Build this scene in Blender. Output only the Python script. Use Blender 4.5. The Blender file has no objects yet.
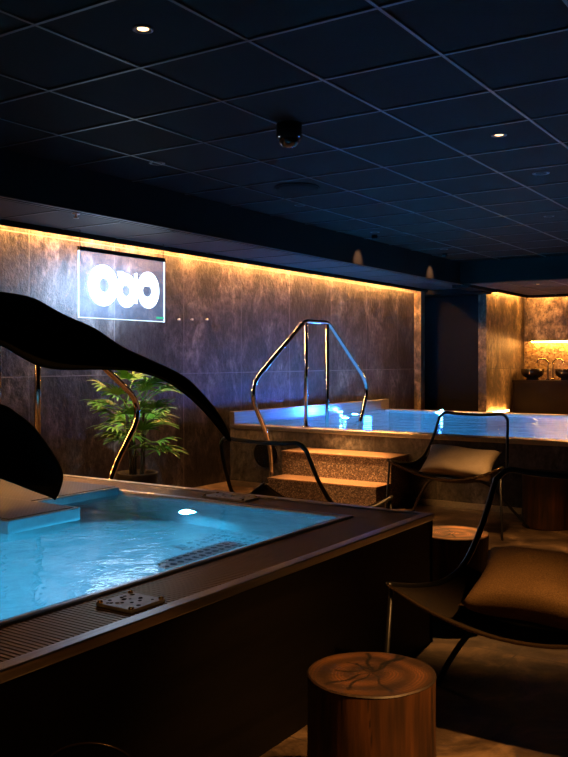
import bpy, bmesh, math, random
from mathutils import Vector, Matrix, noise
random.seed(7)
SC = bpy.context.scene
COL = SC.collection
PI = math.pi

# ------------------------------------------------------------------ camera
H = 1.25                                  # eye height
CX = (0.8339, 0.5519)                     # forward direction of the view on the floor
RX = (0.5519, -0.8339)                    # right-hand direction
FOC = 863.0
cam_d = bpy.data.cameras.new('camera')
cam = bpy.data.objects.new('camera', cam_d); COL.objects.link(cam)
cam.location = (0, 0, H)
cam.rotation_euler = (PI/2, 0, math.atan2(CX[1], CX[0]) - PI/2)
cam_d.sensor_fit = 'VERTICAL'; cam_d.sensor_height = 24
cam_d.lens = 24*FOC/757
cam_d.shift_y = -18.5/757
cam_d.clip_start = 0.05
SC.camera = cam
SC.view_settings.view_transform = 'Standard'
SC.view_settings.look = 'None'
SC.view_settings.gamma = 1
SC.view_settings.use_curve_mapping = False
SC.view_settings.exposure = 0
SC.cycles.use_denoising = True
SC.cycles.max_bounces = 9
SC.cycles.diffuse_bounces = 4
SC.cycles.transmission_bounces = 6
SC.cycles.transparent_max_bounces = 12
SC.cycles.sample_clamp_indirect = 2.0
SC.cycles.caustics_reflective = False
SC.cycles.caustics_refractive = True

def ray(px, py, t):
    """the place t metres in front of the camera plane that shows at px, py"""
    s = (px-284)/FOC*t
    return Vector((CX[0]*t+RX[0]*s, CX[1]*t+RX[1]*s, H+(360-py)/FOC*t))

# ------------------------------------------------------------------ materials
def newmat(name):
    m = bpy.data.materials.new(name); m.use_nodes = True
    nt = m.node_tree
    b = nt.nodes['Principled BSDF']
    return m, nt, b

def simple(name, col, rough=.5, metal=0., emit=None, estr=0., spec=.5):
    m, nt, b = newmat(name)
    b.inputs['Base Color'].default_value = (*col, 1)
    b.inputs['Roughness'].default_value = rough
    b.inputs['Metallic'].default_value = metal
    b.inputs['Specular IOR Level'].default_value = spec
    if emit:
        b.inputs['Emission Color'].default_value = (*emit, 1)
        b.inputs['Emission Strength'].default_value = estr
    return m

def N(nt, t, **kw):
    n = nt.nodes.new(t)
    for k, v in kw.items():
        if k in n.inputs: n.inputs[k].default_value = v
        else: setattr(n, k, v)
    return n
def L(nt, a, b): nt.links.new(a, b)
def ramp(nt, fac, stops):
    r = nt.nodes.new('ShaderNodeValToRGB')
    e = r.color_ramp.elements
    while len(e) < len(stops): e.new(.5)
    for i, (p, c) in enumerate(stops):
        e[i].position = p; e[i].color = (*c, 1)
    L(nt, fac, r.inputs[0]); return r
def coords(nt, scale=(1, 1, 1)):
    tc = nt.nodes.new('ShaderNodeTexCoord'); mp = nt.nodes.new('ShaderNodeMapping')
    mp.inputs['Scale'].default_value = scale
    L(nt, tc.outputs['Object'], mp.inputs['Vector']); return mp.outputs['Vector']
def bump(nt, b, h, strength, dist=.01):
    n = nt.nodes.new('ShaderNodeBump'); n.inputs['Strength'].default_value = strength
    n.inputs['Distance'].default_value = dist
    L(nt, h, n.inputs['Height']); L(nt, n.outputs['Normal'], b.inputs['Normal']); return n

def noisy(name, c1, c2, scale=(6, 6, 6), rough=.6, metal=0., bmp=.3, c3=None, detail=6., nscale=1., spec=.5):
    m, nt, b = newmat(name)
    v = coords(nt, scale)
    n = N(nt, 'ShaderNodeTexNoise', Scale=nscale, Detail=detail, Roughness=.6); L(nt, v, n.inputs['Vector'])
    st = [(.33, c1), (.66, c2)] if c3 is None else [(.3, c1), (.5, c2), (.72, c3)]
    r = ramp(nt, n.outputs['Fac'], st)
    L(nt, r.outputs['Color'], b.inputs['Base Color'])
    b.inputs['Roughness'].default_value = rough; b.inputs['Metallic'].default_value = metal
    b.inputs['Specular IOR Level'].default_value = spec
    if bmp: bump(nt, b, n.outputs['Fac'], bmp)
    return m

def wall_tiles(name, axes, width, height, offx, offz, cols, rough=.42, joint=(.05, .045, .04)):
    """large slabs with rusted, streaky mottling and thin joints"""
    m, nt, b = newmat(name)
    tc = nt.nodes.new('ShaderNodeTexCoord')
    sp = nt.nodes.new('ShaderNodeSeparateXYZ'); L(nt, tc.outputs['Object'], sp.inputs[0])
    cb = nt.nodes.new('ShaderNodeCombineXYZ')
    ax = N(nt, 'ShaderNodeMath', operation='ADD'); L(nt, sp.outputs[axes], ax.inputs[0]); ax.inputs[1].default_value = offx
    az = N(nt, 'ShaderNodeMath', operation='ADD'); L(nt, sp.outputs['Z'], az.inputs[0]); az.inputs[1].default_value = offz
    L(nt, ax.outputs[0], cb.inputs[0]); L(nt, az.outputs[0], cb.inputs[1])
    br = nt.nodes.new('ShaderNodeTexBrick'); br.offset = 0; br.squash = 1
    L(nt, cb.outputs[0], br.inputs['Vector'])
    br.inputs['Scale'].default_value = 1; br.inputs['Brick Width'].default_value = width
    br.inputs['Row Height'].default_value = height; br.inputs['Mortar Size'].default_value = .004
    br.inputs['Mortar Smooth'].default_value = .1
    br.inputs['Color1'].default_value = (.7, .7, .7, 1); br.inputs['Color2'].default_value = (1.15, 1.15, 1.15, 1)
    br.inputs['Mortar'].default_value = (1, 1, 1, 1)
    v1 = coords(nt, (2.6, 2.6, 1.5))
    n1 = N(nt, 'ShaderNodeTexNoise', Scale=1.3, Detail=9., Roughness=.68, Distortion=.6); L(nt, v1, n1.inputs['Vector'])
    v2 = coords(nt, (11, 11, 8))
    n2 = N(nt, 'ShaderNodeTexNoise', Scale=1.6, Detail=6., Roughness=.7); L(nt, v2, n2.inputs['Vector'])
    r1 = ramp(nt, n1.outputs['Fac'], [(.34, cols[0]), (.47, cols[1]), (.56, cols[2]), (.67, cols[3])])
    r2 = ramp(nt, n2.outputs['Fac'], [(.34, (.2, .2, .2)), (.66, (1.9, 1.9, 1.9))])
    mx = N(nt, 'ShaderNodeMixRGB', blend_type='MULTIPLY'); mx.inputs[0].default_value = 1
    L(nt, r1.outputs[0], mx.inputs[1]); L(nt, r2.outputs[0], mx.inputs[2])
    m2 = N(nt, 'ShaderNodeMixRGB', blend_type='MULTIPLY'); m2.inputs[0].default_value = 1
    L(nt, mx.outputs[0], m2.inputs[1]); L(nt, br.outputs['Color'], m2.inputs[2])
    m3 = N(nt, 'ShaderNodeMixRGB'); L(nt, br.outputs['Fac'], m3.inputs[0]); L(nt, m2.outputs[0], m3.inputs[1])
    m3.inputs[2].default_value = (*joint, 1)
    L(nt, m3.outputs[0], b.inputs['Base Color'])
    rr = N(nt, 'ShaderNodeMapRange'); L(nt, n2.outputs['Fac'], rr.inputs[0])
    rr.inputs[3].default_value = rough-.12; rr.inputs[4].default_value = rough+.25
    L(nt, rr.outputs[0], b.inputs['Roughness'])
    ad = N(nt, 'ShaderNodeMath', operation='MULTIPLY_ADD'); L(nt, br.outputs['Fac'], ad.inputs[0]); ad.inputs[1].default_value = -1.; L(nt, n2.outputs['Fac'], ad.inputs[2])
    bump(nt, b, ad.outputs[0], .9, .012)
    return m

def emission(name, col, s):
    m = bpy.data.materials.new(name); m.use_nodes = True
    nt = m.node_tree; nt.nodes.clear()
    e = N(nt, 'ShaderNodeEmission'); e.inputs[0].default_value = (*col, 1); e.inputs[1].default_value = s
    o = nt.nodes.new('ShaderNodeOutputMaterial'); L(nt, e.outputs[0], o.inputs[0]); return m

WARM = (1.0, .45, .12); AMBER = (1.0, .42, .08)
M = {}
M['wall'] = wall_tiles('slate_rust_tile', 'X', .9345, 1.12, -4.54+9.345, 0, [(.009, .009, .011), (.030, .026, .027), (.070, .059, .056), (.155, .132, .12)], joint=(.15, .14, .14))
M['wallY'] = wall_tiles('ochre_tile', 'Y', .9, 1.12, 0, 0, [(.025, .017, .010), (.10, .07, .042), (.24, .18, .11), (.36, .29, .19)])
M['wallN'] = wall_tiles('ochre_tile_side', 'X', .9, 1.12, 0, 0, [(.02, .014, .008), (.08, .056, .034), (.20, .15, .09), (.32, .25, .16)])
M['clad'] = wall_tiles('pool_cladding', 'Y', .6, .6, 0, 0, [(.020, .020, .022), (.045, .044, .047), (.075, .073, .077), (.14, .135, .14)], rough=.4)
M['dark'] = simple('matte_black', (.004, .004, .004), .8, spec=.1)
M['darkwall'] = noisy('dark_paint', (.008, .008, .009), (.013, .012, .013), (3, 3, 3), .7, bmp=.05, spec=.1)
M['beam'] = noisy('charcoal_paint', (.0045, .0033, .0026), (.006, .0045, .0036), (2, 2, 2), .8, bmp=.03, spec=.03)
M['tile'] = noisy('ceiling_tile', (.0048, .0030, .0021), (.0066, .0042, .0030), (60, 60, 60), .8, bmp=.1, spec=.05)
M['tbar'] = simple('grid_steel', (.058, .058, .06), .42, .7)
M['soffit'] = noisy('soffit_tile', (.04, .036, .036), (.055, .05, .05), (50, 50, 50), .6, bmp=.1, spec=.25)
M['steel'] = noisy('brushed_steel', (.42, .42, .43), (.58, .58, .58), (4, 90, 90), .30, 1., .04)
M['steel2'] = noisy('basin_steel', (.34, .36, .37), (.46, .48, .49), (10, 10, 10), .34, .45, .03)
M['grate'] = simple('grating_steel', (.34, .26, .16), .40, .85)  # steel tinted gold, the warm reflection is put into its colour
M['bronze'] = simple('polished_tube', (.74, .63, .52), .13, 1.)
M['chrome'] = simple('chrome_tube', (.72, .70, .68), .08, 1.)
M['black_metal'] = simple('black_powder_coat', (.010, .010, .011), .36, .2)
M['edge_metal'] = simple('highlit_black_edge', (.09, .06, .035), .25, .7)  # glossy black metal, its warm highlight mixed in as brown
M['panelwood'] = noisy('dark_side_panel', (.0025, .002, .0018), (.005, .004, .0035), (1, 1, 14), .6, bmp=.08, spec=.12)
M['led_warm'] = emission('warm_led', (1, .40, .09), 430)
M['led_niche'] = emission('niche_led', (1, .40, .08), 190)
M['lamp_on'] = emission('lamp_glow', (1, .58, .28), 4)
M['led_cyan'] = emission('cyan_led', (.25, .8, 1.0), 30)
M['sign_white'] = emission('sign_white', (.66, .82, 1.0), 4.0)
M['sign_edge'] = emission('sign_edge', (.60, .80, 1.0), 2.2)
M['plate'] = noisy('plate_metal', (.62, .62, .64), (.82, .82, .84), (30, 30, 30), .42, .4, .1)
M['brass'] = simple('brass', (.80, .48, .18), .25, 1.)
M['ceramic'] = simple('black_glaze', (.012, .008, .006), .12)
M['vanity'] = noisy('vanity_stone', (.006, .004, .003), (.014, .009, .006), (2, 2, 2), .6, bmp=.06, spec=.05)
M['leafdark'] = noisy('dark_leaf', (.004, .005, .003), (.007, .008, .004), (20, 20, 20), .75, bmp=.1, spec=.1)
M['stemdark'] = simple('dark_stem', (.012, .013, .008), .6)
M['pot'] = noisy('pot_clay', (.006, .006, .006), (.011, .010, .009), (9, 9, 9), .7)

def leaf_mat():
    m, nt, b = newmat('palm_leaf')
    oi = nt.nodes.new('ShaderNodeObjectInfo')
    v = coords(nt, (9, 9, 9)); n = N(nt, 'ShaderNodeTexNoise', Scale=1., Detail=2.); L(nt, v, n.inputs['Vector'])
    ad = N(nt, 'ShaderNodeMath', operation='ADD'); L(nt, n.outputs['Fac'], ad.inputs[0]); L(nt, oi.outputs['Random'], ad.inputs[1])
    ml = N(nt, 'ShaderNodeMath', operation='MULTIPLY'); L(nt, ad.outputs[0], ml.inputs[0]); ml.inputs[1].default_value = .5
    r = ramp(nt, ml.outputs[0], [(.2, (.03, .12, .012)), (.5, (.07, .26, .025)), (.8, (.20, .36, .06))])
    L(nt, r.outputs[0], b.inputs['Base Color']); b.inputs['Roughness'].default_value = .35
    return m
M['palm'] = leaf_mat()

def floor_mat():
    m, nt, b = newmat('floor_stone')
    tc = nt.nodes.new('ShaderNodeTexCoord')
    br = nt.nodes.new('ShaderNodeTexBrick'); br.offset = 0
    L(nt, tc.outputs['Object'], br.inputs['Vector'])
    br.inputs['Scale'].default_value = 1; br.inputs['Brick Width'].default_value = .6; br.inputs['Row Height'].default_value = .6
    br.inputs['Mortar Size'].default_value = .004
    br.inputs['Color1'].default_value = (.75, .75, .75, 1); br.inputs['Color2'].default_value = (1.1, 1.1, 1.1, 1)
    v = coords(nt, (2.2, 2.2, 2.2))
    n1 = N(nt, 'ShaderNodeTexNoise', Scale=1.5, Detail=10., Roughness=.66, Distortion=.9); L(nt, v, n1.inputs['Vector'])
    r1 = ramp(nt, n1.outputs['Fac'], [(.3, (.016, .010, .007)), (.45, (.050, .033, .023)), (.55, (.11, .074, .048)), (.68, (.32, .215, .13))])
    mx = N(nt, 'ShaderNodeMixRGB', blend_type='MULTIPLY'); mx.inputs[0].default_value = 1
    L(nt, r1.outputs[0], mx.inputs[1]); L(nt, br.outputs['Color'], mx.inputs[2])
    m3 = N(nt, 'ShaderNodeMixRGB'); L(nt, br.outputs['Fac'], m3.inputs[0]); L(nt, mx.outputs[0], m3.inputs[1]); m3.inputs[2].default_value = (.06, .045, .035, 1)
    L(nt, m3.outputs[0], b.inputs['Base Color'])
    b.inputs['Roughness'].default_value = .42
    v2 = coords(nt, (9, 9, 9)); n2 = N(nt, 'ShaderNodeTexNoise', Scale=2., Detail=8.); L(nt, v2, n2.inputs['Vector'])
    bump(nt, b, n2.outputs['Fac'], .45, .01)
    return m
M['floor'] = floor_mat()

def water_mat(name, sc, strength, dist, rough=.01):
    m = bpy.data.materials.new(name); m.use_nodes = True
    nt = m.node_tree; b = nt.nodes['Principled BSDF']
    b.inputs['Base Color'].default_value = (.92, .98, 1, 1)
    b.inputs['Transmission Weight'].default_value = 1
    b.inputs['IOR'].default_value = 1.33; b.inputs['Roughness'].default_value = rough
    v = coords(nt, sc); n = N(nt, 'ShaderNodeTexNoise', Scale=1., Detail=4., Roughness=.55, Distortion=.5); L(nt, v, n.inputs['Vector'])
    bump(nt, b, n.outputs['Fac'], strength, dist)
    return m
M['water'] = water_mat('hot_tub_water', (7, 7, 7), .35, .012)
M['water2'] = water_mat('pool_water', (5, 2.2, 3), .8, .03)

def terrazzo():
    m, nt, b = newmat('speckled_step')
    v = coords(nt, (1, 1, 1))
    vo = N(nt, 'ShaderNodeTexVoronoi', Scale=120.); L(nt, v, vo.inputs['Vector'])
    r = ramp(nt, vo.outputs['Color'], [(.15, (.05, .038, .032)), (.5, (.14, .10, .085)), (.72, (.24, .18, .15)), (.95, (.50, .42, .36))])
    L(nt, r.outputs[0], b.inputs['Base Color']); b.inputs['Roughness'].default_value = .45
    bump(nt, b, vo.outputs['Distance'], .15, .003)
    return m
M['terrazzo'] = terrazzo()

M['lit_treadstone'] = noisy('lit_tread_stone', (.16, .095, .065), (.44, .28, .20), (110, 110, 110), .4, bmp=.2)  # smoother, lighter stone; brightness from the lamp overhead is in the colour
def mosaic():
    m, nt, b = newmat('gold_mosaic')
    v = coords(nt, (1, 1, 1))
    vo = N(nt, 'ShaderNodeTexVoronoi', Scale=34.); L(nt, v, vo.inputs['Vector'])
    r = ramp(nt, vo.outputs['Color'], [(.1, (.16, .09, .03)), (.5, (.42, .28, .10)), (.9, (.75, .58, .26))])
    L(nt, r.outputs[0], b.inputs['Base Color']); b.inputs['Roughness'].default_value = .4; b.inputs['Metallic'].default_value = .2
    return m
M['mosaic'] = mosaic()

def fabric(name, c1, c2, scale=260):
    m, nt, b = newmat(name)
    v = coords(nt, (scale, scale, scale)); n = N(nt, 'ShaderNodeTexNoise', Scale=1., Detail=3.); L(nt, v, n.inputs['Vector'])
    v2 = coords(nt, (7, 7, 7)); n2 = N(nt, 'ShaderNodeTexNoise', Scale=1., Detail=3.); L(nt, v2, n2.inputs['Vector'])
    ad = N(nt, 'ShaderNodeMath', operation='MULTIPLY_ADD'); L(nt, n2.outputs['Fac'], ad.inputs[0]); ad.inputs[1].default_value = .5; L(nt, n.outputs['Fac'], ad.inputs[2])
    r = ramp(nt, ad.outputs[0], [(.5, c1), (.95, c2)])
    L(nt, r.outputs[0], b.inputs['Base Color']); b.inputs['Roughness'].default_value = .9; b.inputs['Specular IOR Level'].default_value = .2
    bump(nt, b, n.outputs['Fac'], .4, .003)
    return m
M['linen'] = fabric('beige_linen', (.24, .205, .17), (.40, .345, .29))
M['umber'] = fabric('umber_linen', (.10, .056, .025), (.19, .115, .052))
M['sling'] = fabric('sling_weave', (.012, .009, .007), (.026, .019, .014), 400)

def mesh_fabric():
    m = bpy.data.materials.new('open_mesh_weave'); m.use_nodes = True
    nt = m.node_tree; nt.nodes.clear()
    tr = nt.nodes.new('ShaderNodeBsdfTransparent'); df = nt.nodes.new('ShaderNodeBsdfDiffuse')
    df.inputs[0].default_value = (.014, .012, .011, 1)
    mx = nt.nodes.new('ShaderNodeMixShader'); o = nt.nodes.new('ShaderNodeOutputMaterial')
    mx.inputs[0].default_value = .5
    L(nt, tr.outputs[0], mx.inputs[1]); L(nt, df.outputs[0], mx.inputs[2]); L(nt, mx.outputs[0], o.inputs[0])
    return m
M['mesh'] = mesh_fabric()

def sign_glass():
    m = bpy.data.materials.new('sign_acrylic'); m.use_nodes = True
    nt = m.node_tree; nt.nodes.clear()
    tr = nt.nodes.new('ShaderNodeBsdfTransparent'); tr.inputs[0].default_value = (.9, .94, 1, 1)
    gl = nt.nodes.new('ShaderNodeBsdfGlossy'); gl.inputs['Roughness'].default_value = .05
    em = nt.nodes.new('ShaderNodeEmission'); em.inputs[0].default_value = (.34, .55, 1, 1); em.inputs[1].default_value = .13
    mx = nt.nodes.new('ShaderNodeMixShader'); mx.inputs[0].default_value = .04
    ad = nt.nodes.new('ShaderNodeAddShader'); o = nt.nodes.new('ShaderNodeOutputMaterial')
    L(nt, tr.outputs[0], mx.inputs[1]); L(nt, gl.outputs[0], mx.inputs[2])
    L(nt, mx.outputs[0], ad.inputs[0]); L(nt, em.outputs[0], ad.inputs[1]); L(nt, ad.outputs[0], o.inputs[0])
    return m
M['acrylic'] = sign_glass()

def perforated(name, base, hole, pitch, rad, metal=.7):
    m, nt, b = newmat(name)
    tc = nt.nodes.new('ShaderNodeTexCoord'); sp = nt.nodes.new('ShaderNodeSeparateXYZ'); L(nt, tc.outputs['Object'], sp.inputs[0])
    out = []
    for ax in ('X', 'Y'):
        d = N(nt, 'ShaderNodeMath', operation='DIVIDE'); L(nt, sp.outputs[ax], d.inputs[0]); d.inputs[1].default_value = pitch
        f = N(nt, 'ShaderNodeMath', operation='FRACT'); L(nt, d.outputs[0], f.inputs[0])
        s = N(nt, 'ShaderNodeMath', operation='SUBTRACT'); L(nt, f.outputs[0], s.inputs[0]); s.inputs[1].default_value = .5
        p = N(nt, 'ShaderNodeMath', operation='MULTIPLY'); L(nt, s.outputs[0], p.inputs[0]); L(nt, s.outputs[0], p.inputs[1]); out.append(p)
    a = N(nt, 'ShaderNodeMath', operation='ADD'); L(nt, out[0].outputs[0], a.inputs[0]); L(nt, out[1].outputs[0], a.inputs[1])
    lt = N(nt, 'ShaderNodeMath', operation='LESS_THAN'); L(nt, a.outputs[0], lt.inputs[0]); lt.inputs[1].default_value = rad*rad
    mx = N(nt, 'ShaderNodeMixRGB'); L(nt, lt.outputs[0], mx.inputs[0]); mx.inputs[1].default_value = (*base, 1); mx.inputs[2].default_value = (*hole, 1)
    L(nt, mx.outputs[0], b.inputs['Base Color']); b.inputs['Metallic'].default_value = metal; b.inputs['Roughness'].default_value = .36
    return m
M['perf'] = perforated('perforated_steel', (.085, .10, .13), (.03, .03, .03), .022, .30, .25)
M['perf_wet'] = perforated('perforated_basin_steel', (.42, .44, .45), (.04, .06, .08), .04, .34, .3)

def vcol(name, rough, metal=0., bmp=True):
    m, nt, b = newmat(name)
    a = nt.nodes.new('ShaderNodeVertexColor'); a.layer_name = 'wood'
    L(nt, a.outputs['Color'], b.inputs['Base Color']); b.inputs['Roughness'].default_value = rough
    v = coords(nt, (90, 90, 9)); n = N(nt, 'ShaderNodeTexNoise', Scale=1., Detail=4.); L(nt, v, n.inputs['Vector'])
    bump(nt, b, n.outputs['Fac'], .3, .004)
    return m
M['wood'] = vcol('sawn_stump_wood', .55)

# ------------------------------------------------------------------ mesh helpers
def obj(name, bm, mat, parent=None, smooth=False, loc=None):
    me = bpy.data.meshes.new(name)
    if len(bm.faces) > 1: bmesh.ops.recalc_face_normals(bm, faces=bm.faces)
    bm.to_mesh(me); bm.free()
    if mat: me.materials.append(M[mat] if isinstance(mat, str) else mat)
    if smooth:
        for p in me.polygons: p.use_smooth = True
    o = bpy.data.objects.new(name, me); COL.objects.link(o)
    if parent: o.parent = parent
    if loc: o.location = loc
    return o
def tag(o, label, cat, group=None):
    o['label'] = label; o['category'] = cat
    if group: o['group'] = group
    return o
def thing(name, label, cat, loc=(0, 0, 0), rz=0, group=None):
    o = bpy.data.objects.new(name, None); COL.objects.link(o)
    o.location = loc; o.rotation_euler = (0, 0, rz); o.empty_display_size = .1
    return tag(o, label, cat, group)
def struct(name, bm, mat, parent=None):
    o = obj(name, bm, mat, parent)
    if not parent: o['kind'] = 'structure'
    return o
def BM(): return bmesh.new()
def box(bm, x0, x1, y0, y1, z0, z1, bev=0):
    r = bmesh.ops.create_cube(bm, size=1)
    vs = r['verts']
    for v in vs:
        v.co = Vector((x0+(v.co.x+.5)*(x1-x0), y0+(v.co.y+.5)*(y1-y0), z0+(v.co.z+.5)*(z1-z0)))
    if bev:
        es = list({e for v in vs for e in v.link_edges})
        bmesh.ops.bevel(bm, geom=es, offset=bev, segments=2, profile=.6, affect='EDGES')
    return bm
def quad(bm, pts):
    vs = [bm.verts.new(p) for p in pts]; bm.faces.new(vs); return bm
def prism(bm, pts, z0, z1):
    a = [bm.verts.new((x, y, z0)) for x, y in pts]; b = [bm.verts.new((x, y, z1)) for x, y in pts]
    bm.faces.new(a); bm.faces.new(b)
    n = len(pts)
    for i in range(n): bm.faces.new((a[i], a[(i+1) % n], b[(i+1) % n], b[i]))
    return bm
def spline(pts, n=8, closed=False):
    """Catmull-Rom through the points"""
    P = [Vector(p) for p in pts]; out = []; m = len(P)
    segs = m if closed else m-1
    for i in range(segs):
        p1, p2 = P[i], P[(i+1) % m]
        p0 = P[i-1] if (i > 0 or closed) else p1*2-p2
        p3 = P[(i+2) % m] if (i+2 < m or closed) else p2*2-p1
        for k in range(n):
            t = k/n
            out.append(.5*((2*p1)+(p2-p0)*t+(2*p0-5*p1+4*p2-p3)*t*t+(3*p1-p0-3*p2+p3)*t**3))
    if not closed: out.append(P[-1])
    return out
def rounded(pts, r, n=6):
    """polyline with each inner corner rounded"""
    P = [Vector(p) for p in pts]; out = [P[0]]
    for i in range(1, len(P)-1):
        a, b, c = P[i-1], P[i], P[i+1]
        d1 = (a-b); d2 = (c-b); rr = min(r[i-1] if isinstance(r, (list, tuple)) else r, d1.length*.48, d2.length*.48)
        s = b+d1.normalized()*rr; e = b+d2.normalized()*rr
        for k in range(n+1):
            t = k/n; out.append(s*(1-t)**2+b*2*t*(1-t)+e*t*t)
    out.append(P[-1]); return out
def tube(bm, pts, r, seg=8, closed=False, caps=True):
    P = [Vector(p) for p in pts]; n = len(P); rings = []
    tang = []
    for i in range(n):
        if closed: t = P[(i+1) % n]-P[i-1]
        else: t = P[min(i+1, n-1)]-P[max(i-1, 0)]
        tang.append(t.normalized())
    up = Vector((0, 0, 1)) if abs(tang[0].z) < .9 else Vector((1, 0, 0))
    u = (up-tang[0]*up.dot(tang[0])).normalized()
    for i in range(n):
        u = (u-tang[i]*u.dot(tang[i])).normalized(); w = tang[i].cross(u)
        rad = r[i] if isinstance(r, (list, tuple)) else r
        rings.append([bm.verts.new(P[i]+(u*math.cos(2*PI*k/seg)+w*math.sin(2*PI*k/seg))*rad) for k in range(seg)])
    for i in range(n if closed else n-1):
        a, b = rings[i], rings[(i+1) % n]
        for k in range(seg): bm.faces.new((a[k], a[(k+1) % seg], b[(k+1) % seg], b[k]))
    if caps and not closed: bm.faces.new(rings[0]); bm.faces.new(rings[-1])
    return bm
def lathe(bm, prof, seg=32, c=(0, 0, 0)):
    rings = []
    for r, z in prof:
        if r < 1e-5: rings.append([bm.verts.new((c[0], c[1], c[2]+z))])
        else: rings.append([bm.verts.new((c[0]+r*math.cos(2*PI*k/seg), c[1]+r*math.sin(2*PI*k/seg), c[2]+z)) for k in range(seg)])
    for a, b in zip(rings, rings[1:]):
        for k in range(seg):
            k2 = (k+1) % seg
            if len(a) == 1 and len(b) == 1: continue
            if len(a) == 1: bm.faces.new((a[0], b[k], b[k2]))
            elif len(b) == 1: bm.faces.new((a[k], a[k2], b[0]))
            else: bm.faces.new((a[k], a[k2], b[k2], b[k]))
    return bm
def disc_prof(r, z0, z1): return [(0, z0), (r, z0), (r, z1), (0, z1)]
def grid(bm, nu, nv, f):
    V = [[bm.verts.new(f(i/nu, j/nv)) for j in range(nv+1)] for i in range(nu+1)]
    for i in range(nu):
        for j in range(nv): bm.faces.new((V[i][j], V[i+1][j], V[i+1][j+1], V[i][j+1]))
    return bm
def solidify(o, t):
    m = o.modifiers.new('thickness', 'SOLIDIFY'); m.thickness = t; m.offset = 0
def copy_tree(o, parent=None):
    c = o.copy(); COL.objects.link(c)
    if parent: c.parent = parent
    for ch in list(o.children): copy_tree(ch, c)
    return c

def spot(name, loc, to, power, size, blend=.5, col=WARM, r=.03):
    d = bpy.data.lights.new(name, 'SPOT'); d.energy = power; d.color = col; d.spot_size = math.radians(size)
    d.spot_blend = blend; d.shadow_soft_size = r
    o = bpy.data.objects.new(name, d); COL.objects.link(o); o.location = loc
    o.rotation_euler = (Vector(to)-Vector(loc)).to_track_quat('-Z', 'Y').to_euler(); return o
def point(name, loc, power, col, r=.03):
    d = bpy.data.lights.new(name, 'POINT'); d.energy = power; d.color = col; d.shadow_soft_size = r
    o = bpy.data.objects.new(name, d); COL.objects.link(o); o.location = loc; return o

# ================================================================== SETTING
CZ = H+1.32          # main ceiling
SZ = H+1.027         # lowered ceiling along the wall
BY = 4.44            # face of the beam, left
BX = 11.0            # face of the beam, far
WY = 5.40            # tiled wall
b = BM(); box(b, -3, 15, -4, 7.5, -.1, 0); struct('floor', b, 'floor')
b = BM(); box(b, -3, 15, -4, 7.5, CZ, CZ+.1); struct('ceiling', b, 'tile')
b = BM()                                   # grid of the suspended ceiling
for k in range(-5, 14):
    x = 2.884+.6*k
    if x < BX: box(b, x-.0075, x+.0075, -4, BY, CZ-.006, CZ+.01)
for k in range(-11, 3):
    y = 2.686+.6*k
    box(b, -3, BX, y-.0075, y+.0075, CZ-.0055, CZ+.01)
struct('trim_1', b, 'tbar')
b = BM(); box(b, -3, BX+.02, BY, BY+.12, SZ, CZ); box(b, BX, BX+.12, -4, BY+.12, SZ, CZ); struct('trim_2', b, 'beam')
b = BM(); box(b, -3, 11.75, BY+.12, 5.20, SZ, SZ+.03); struct('trim_3', b, 'soffit')
b = BM()                                   # bars of the lowered ceiling
for k in range(-9, 15):
    x = 2.884+.6*k
    box(b, x-.011, x+.011, BY+.12, 5.2, SZ-.004, SZ+.01)
box(b, -3, 11.75, BY+.005, BY+.03, SZ-.006, SZ+.01); box(b, -3, 11.75, BY+.07, BY+.09, SZ-.004, SZ+.01)
struct('trim_4', b, 'tbar')
b = BM(); box(b, -3, 11.62, 5.185, 5.205, H+.985, SZ+.03); struct('trim_5', b, 'beam')      # lip that hides the cove light
b = BM(); box(b, -3, 11.75, WY, WY+.12, 0, CZ); struct('wall_left', b, 'wall')
b = BM(); box(b, 11.62, 11.75, 5.29, 5.42, 0, CZ); struct('trim_6', b, 'wallN')                # brown end of the wall by the passage
b = BM(); box(b, -3.1, -3, -4, 7.5, 0, CZ); struct('wall_near', b, 'darkwall')
b = BM(); box(b, -3, 15, -4.1, -4, 0, CZ); struct('wall_right', b, 'darkwall')
b = BM(); box(b, 13.9, 14.05, -4, 4.62, 0, CZ); struct('wall_far', b, 'wallY')
b = BM(); box(b, 12.16, 13.9, 4.50, 4.62, 0, CZ); struct('wall_niche', b, 'wallN')
b = BM(); box(b, 12.2, 12.3, 4.62, 7.0, 0, CZ); box(b, 11.75, 12.2, 6.4, 6.5, 0, CZ); struct('wall_passage', b, 'dark')
b = BM(); box(b, 11.12, 13.57, -4, 4.35, SZ, SZ+.03); struct('trim_7', b, 'soffit')
b = BM()
for k in range(0, 7):
    x = 11.5+.6*k
    if x < 13.5: box(b, x-.011, x+.011, -4, 4.35, SZ-.004, SZ+.01)
for k in range(-10, 3):
    y = 2.686+.6*k; box(b, 11.12, 13.57, y-.011, y+.011, SZ-.0045, SZ+.01)
struct('trim_8', b, 'tbar')
b = BM(); box(b, 12.16, 13.57, 4.33, 4.35, H+.985, SZ+.03); box(b, 13.55, 13.57, -4, 4.35, H+.985, SZ+.03); struct('trim_9', b, 'beam')
b = BM(); box(b, 11.76, 12.155, 4.42, 7.0, H+.96, CZ); box(b, 11.12, 12.16, 4.35, 4.60, H+.985, CZ); struct('trim_10', b, 'dark')   # black header over the passage
b = BM(); box(b, 12.17, 12.199, 4.625, 6.4, 0, H+.94); struct('dark_sheet_1', b, 'dark')  # black sheet across the opening, paints in the darkness of the passage

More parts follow.
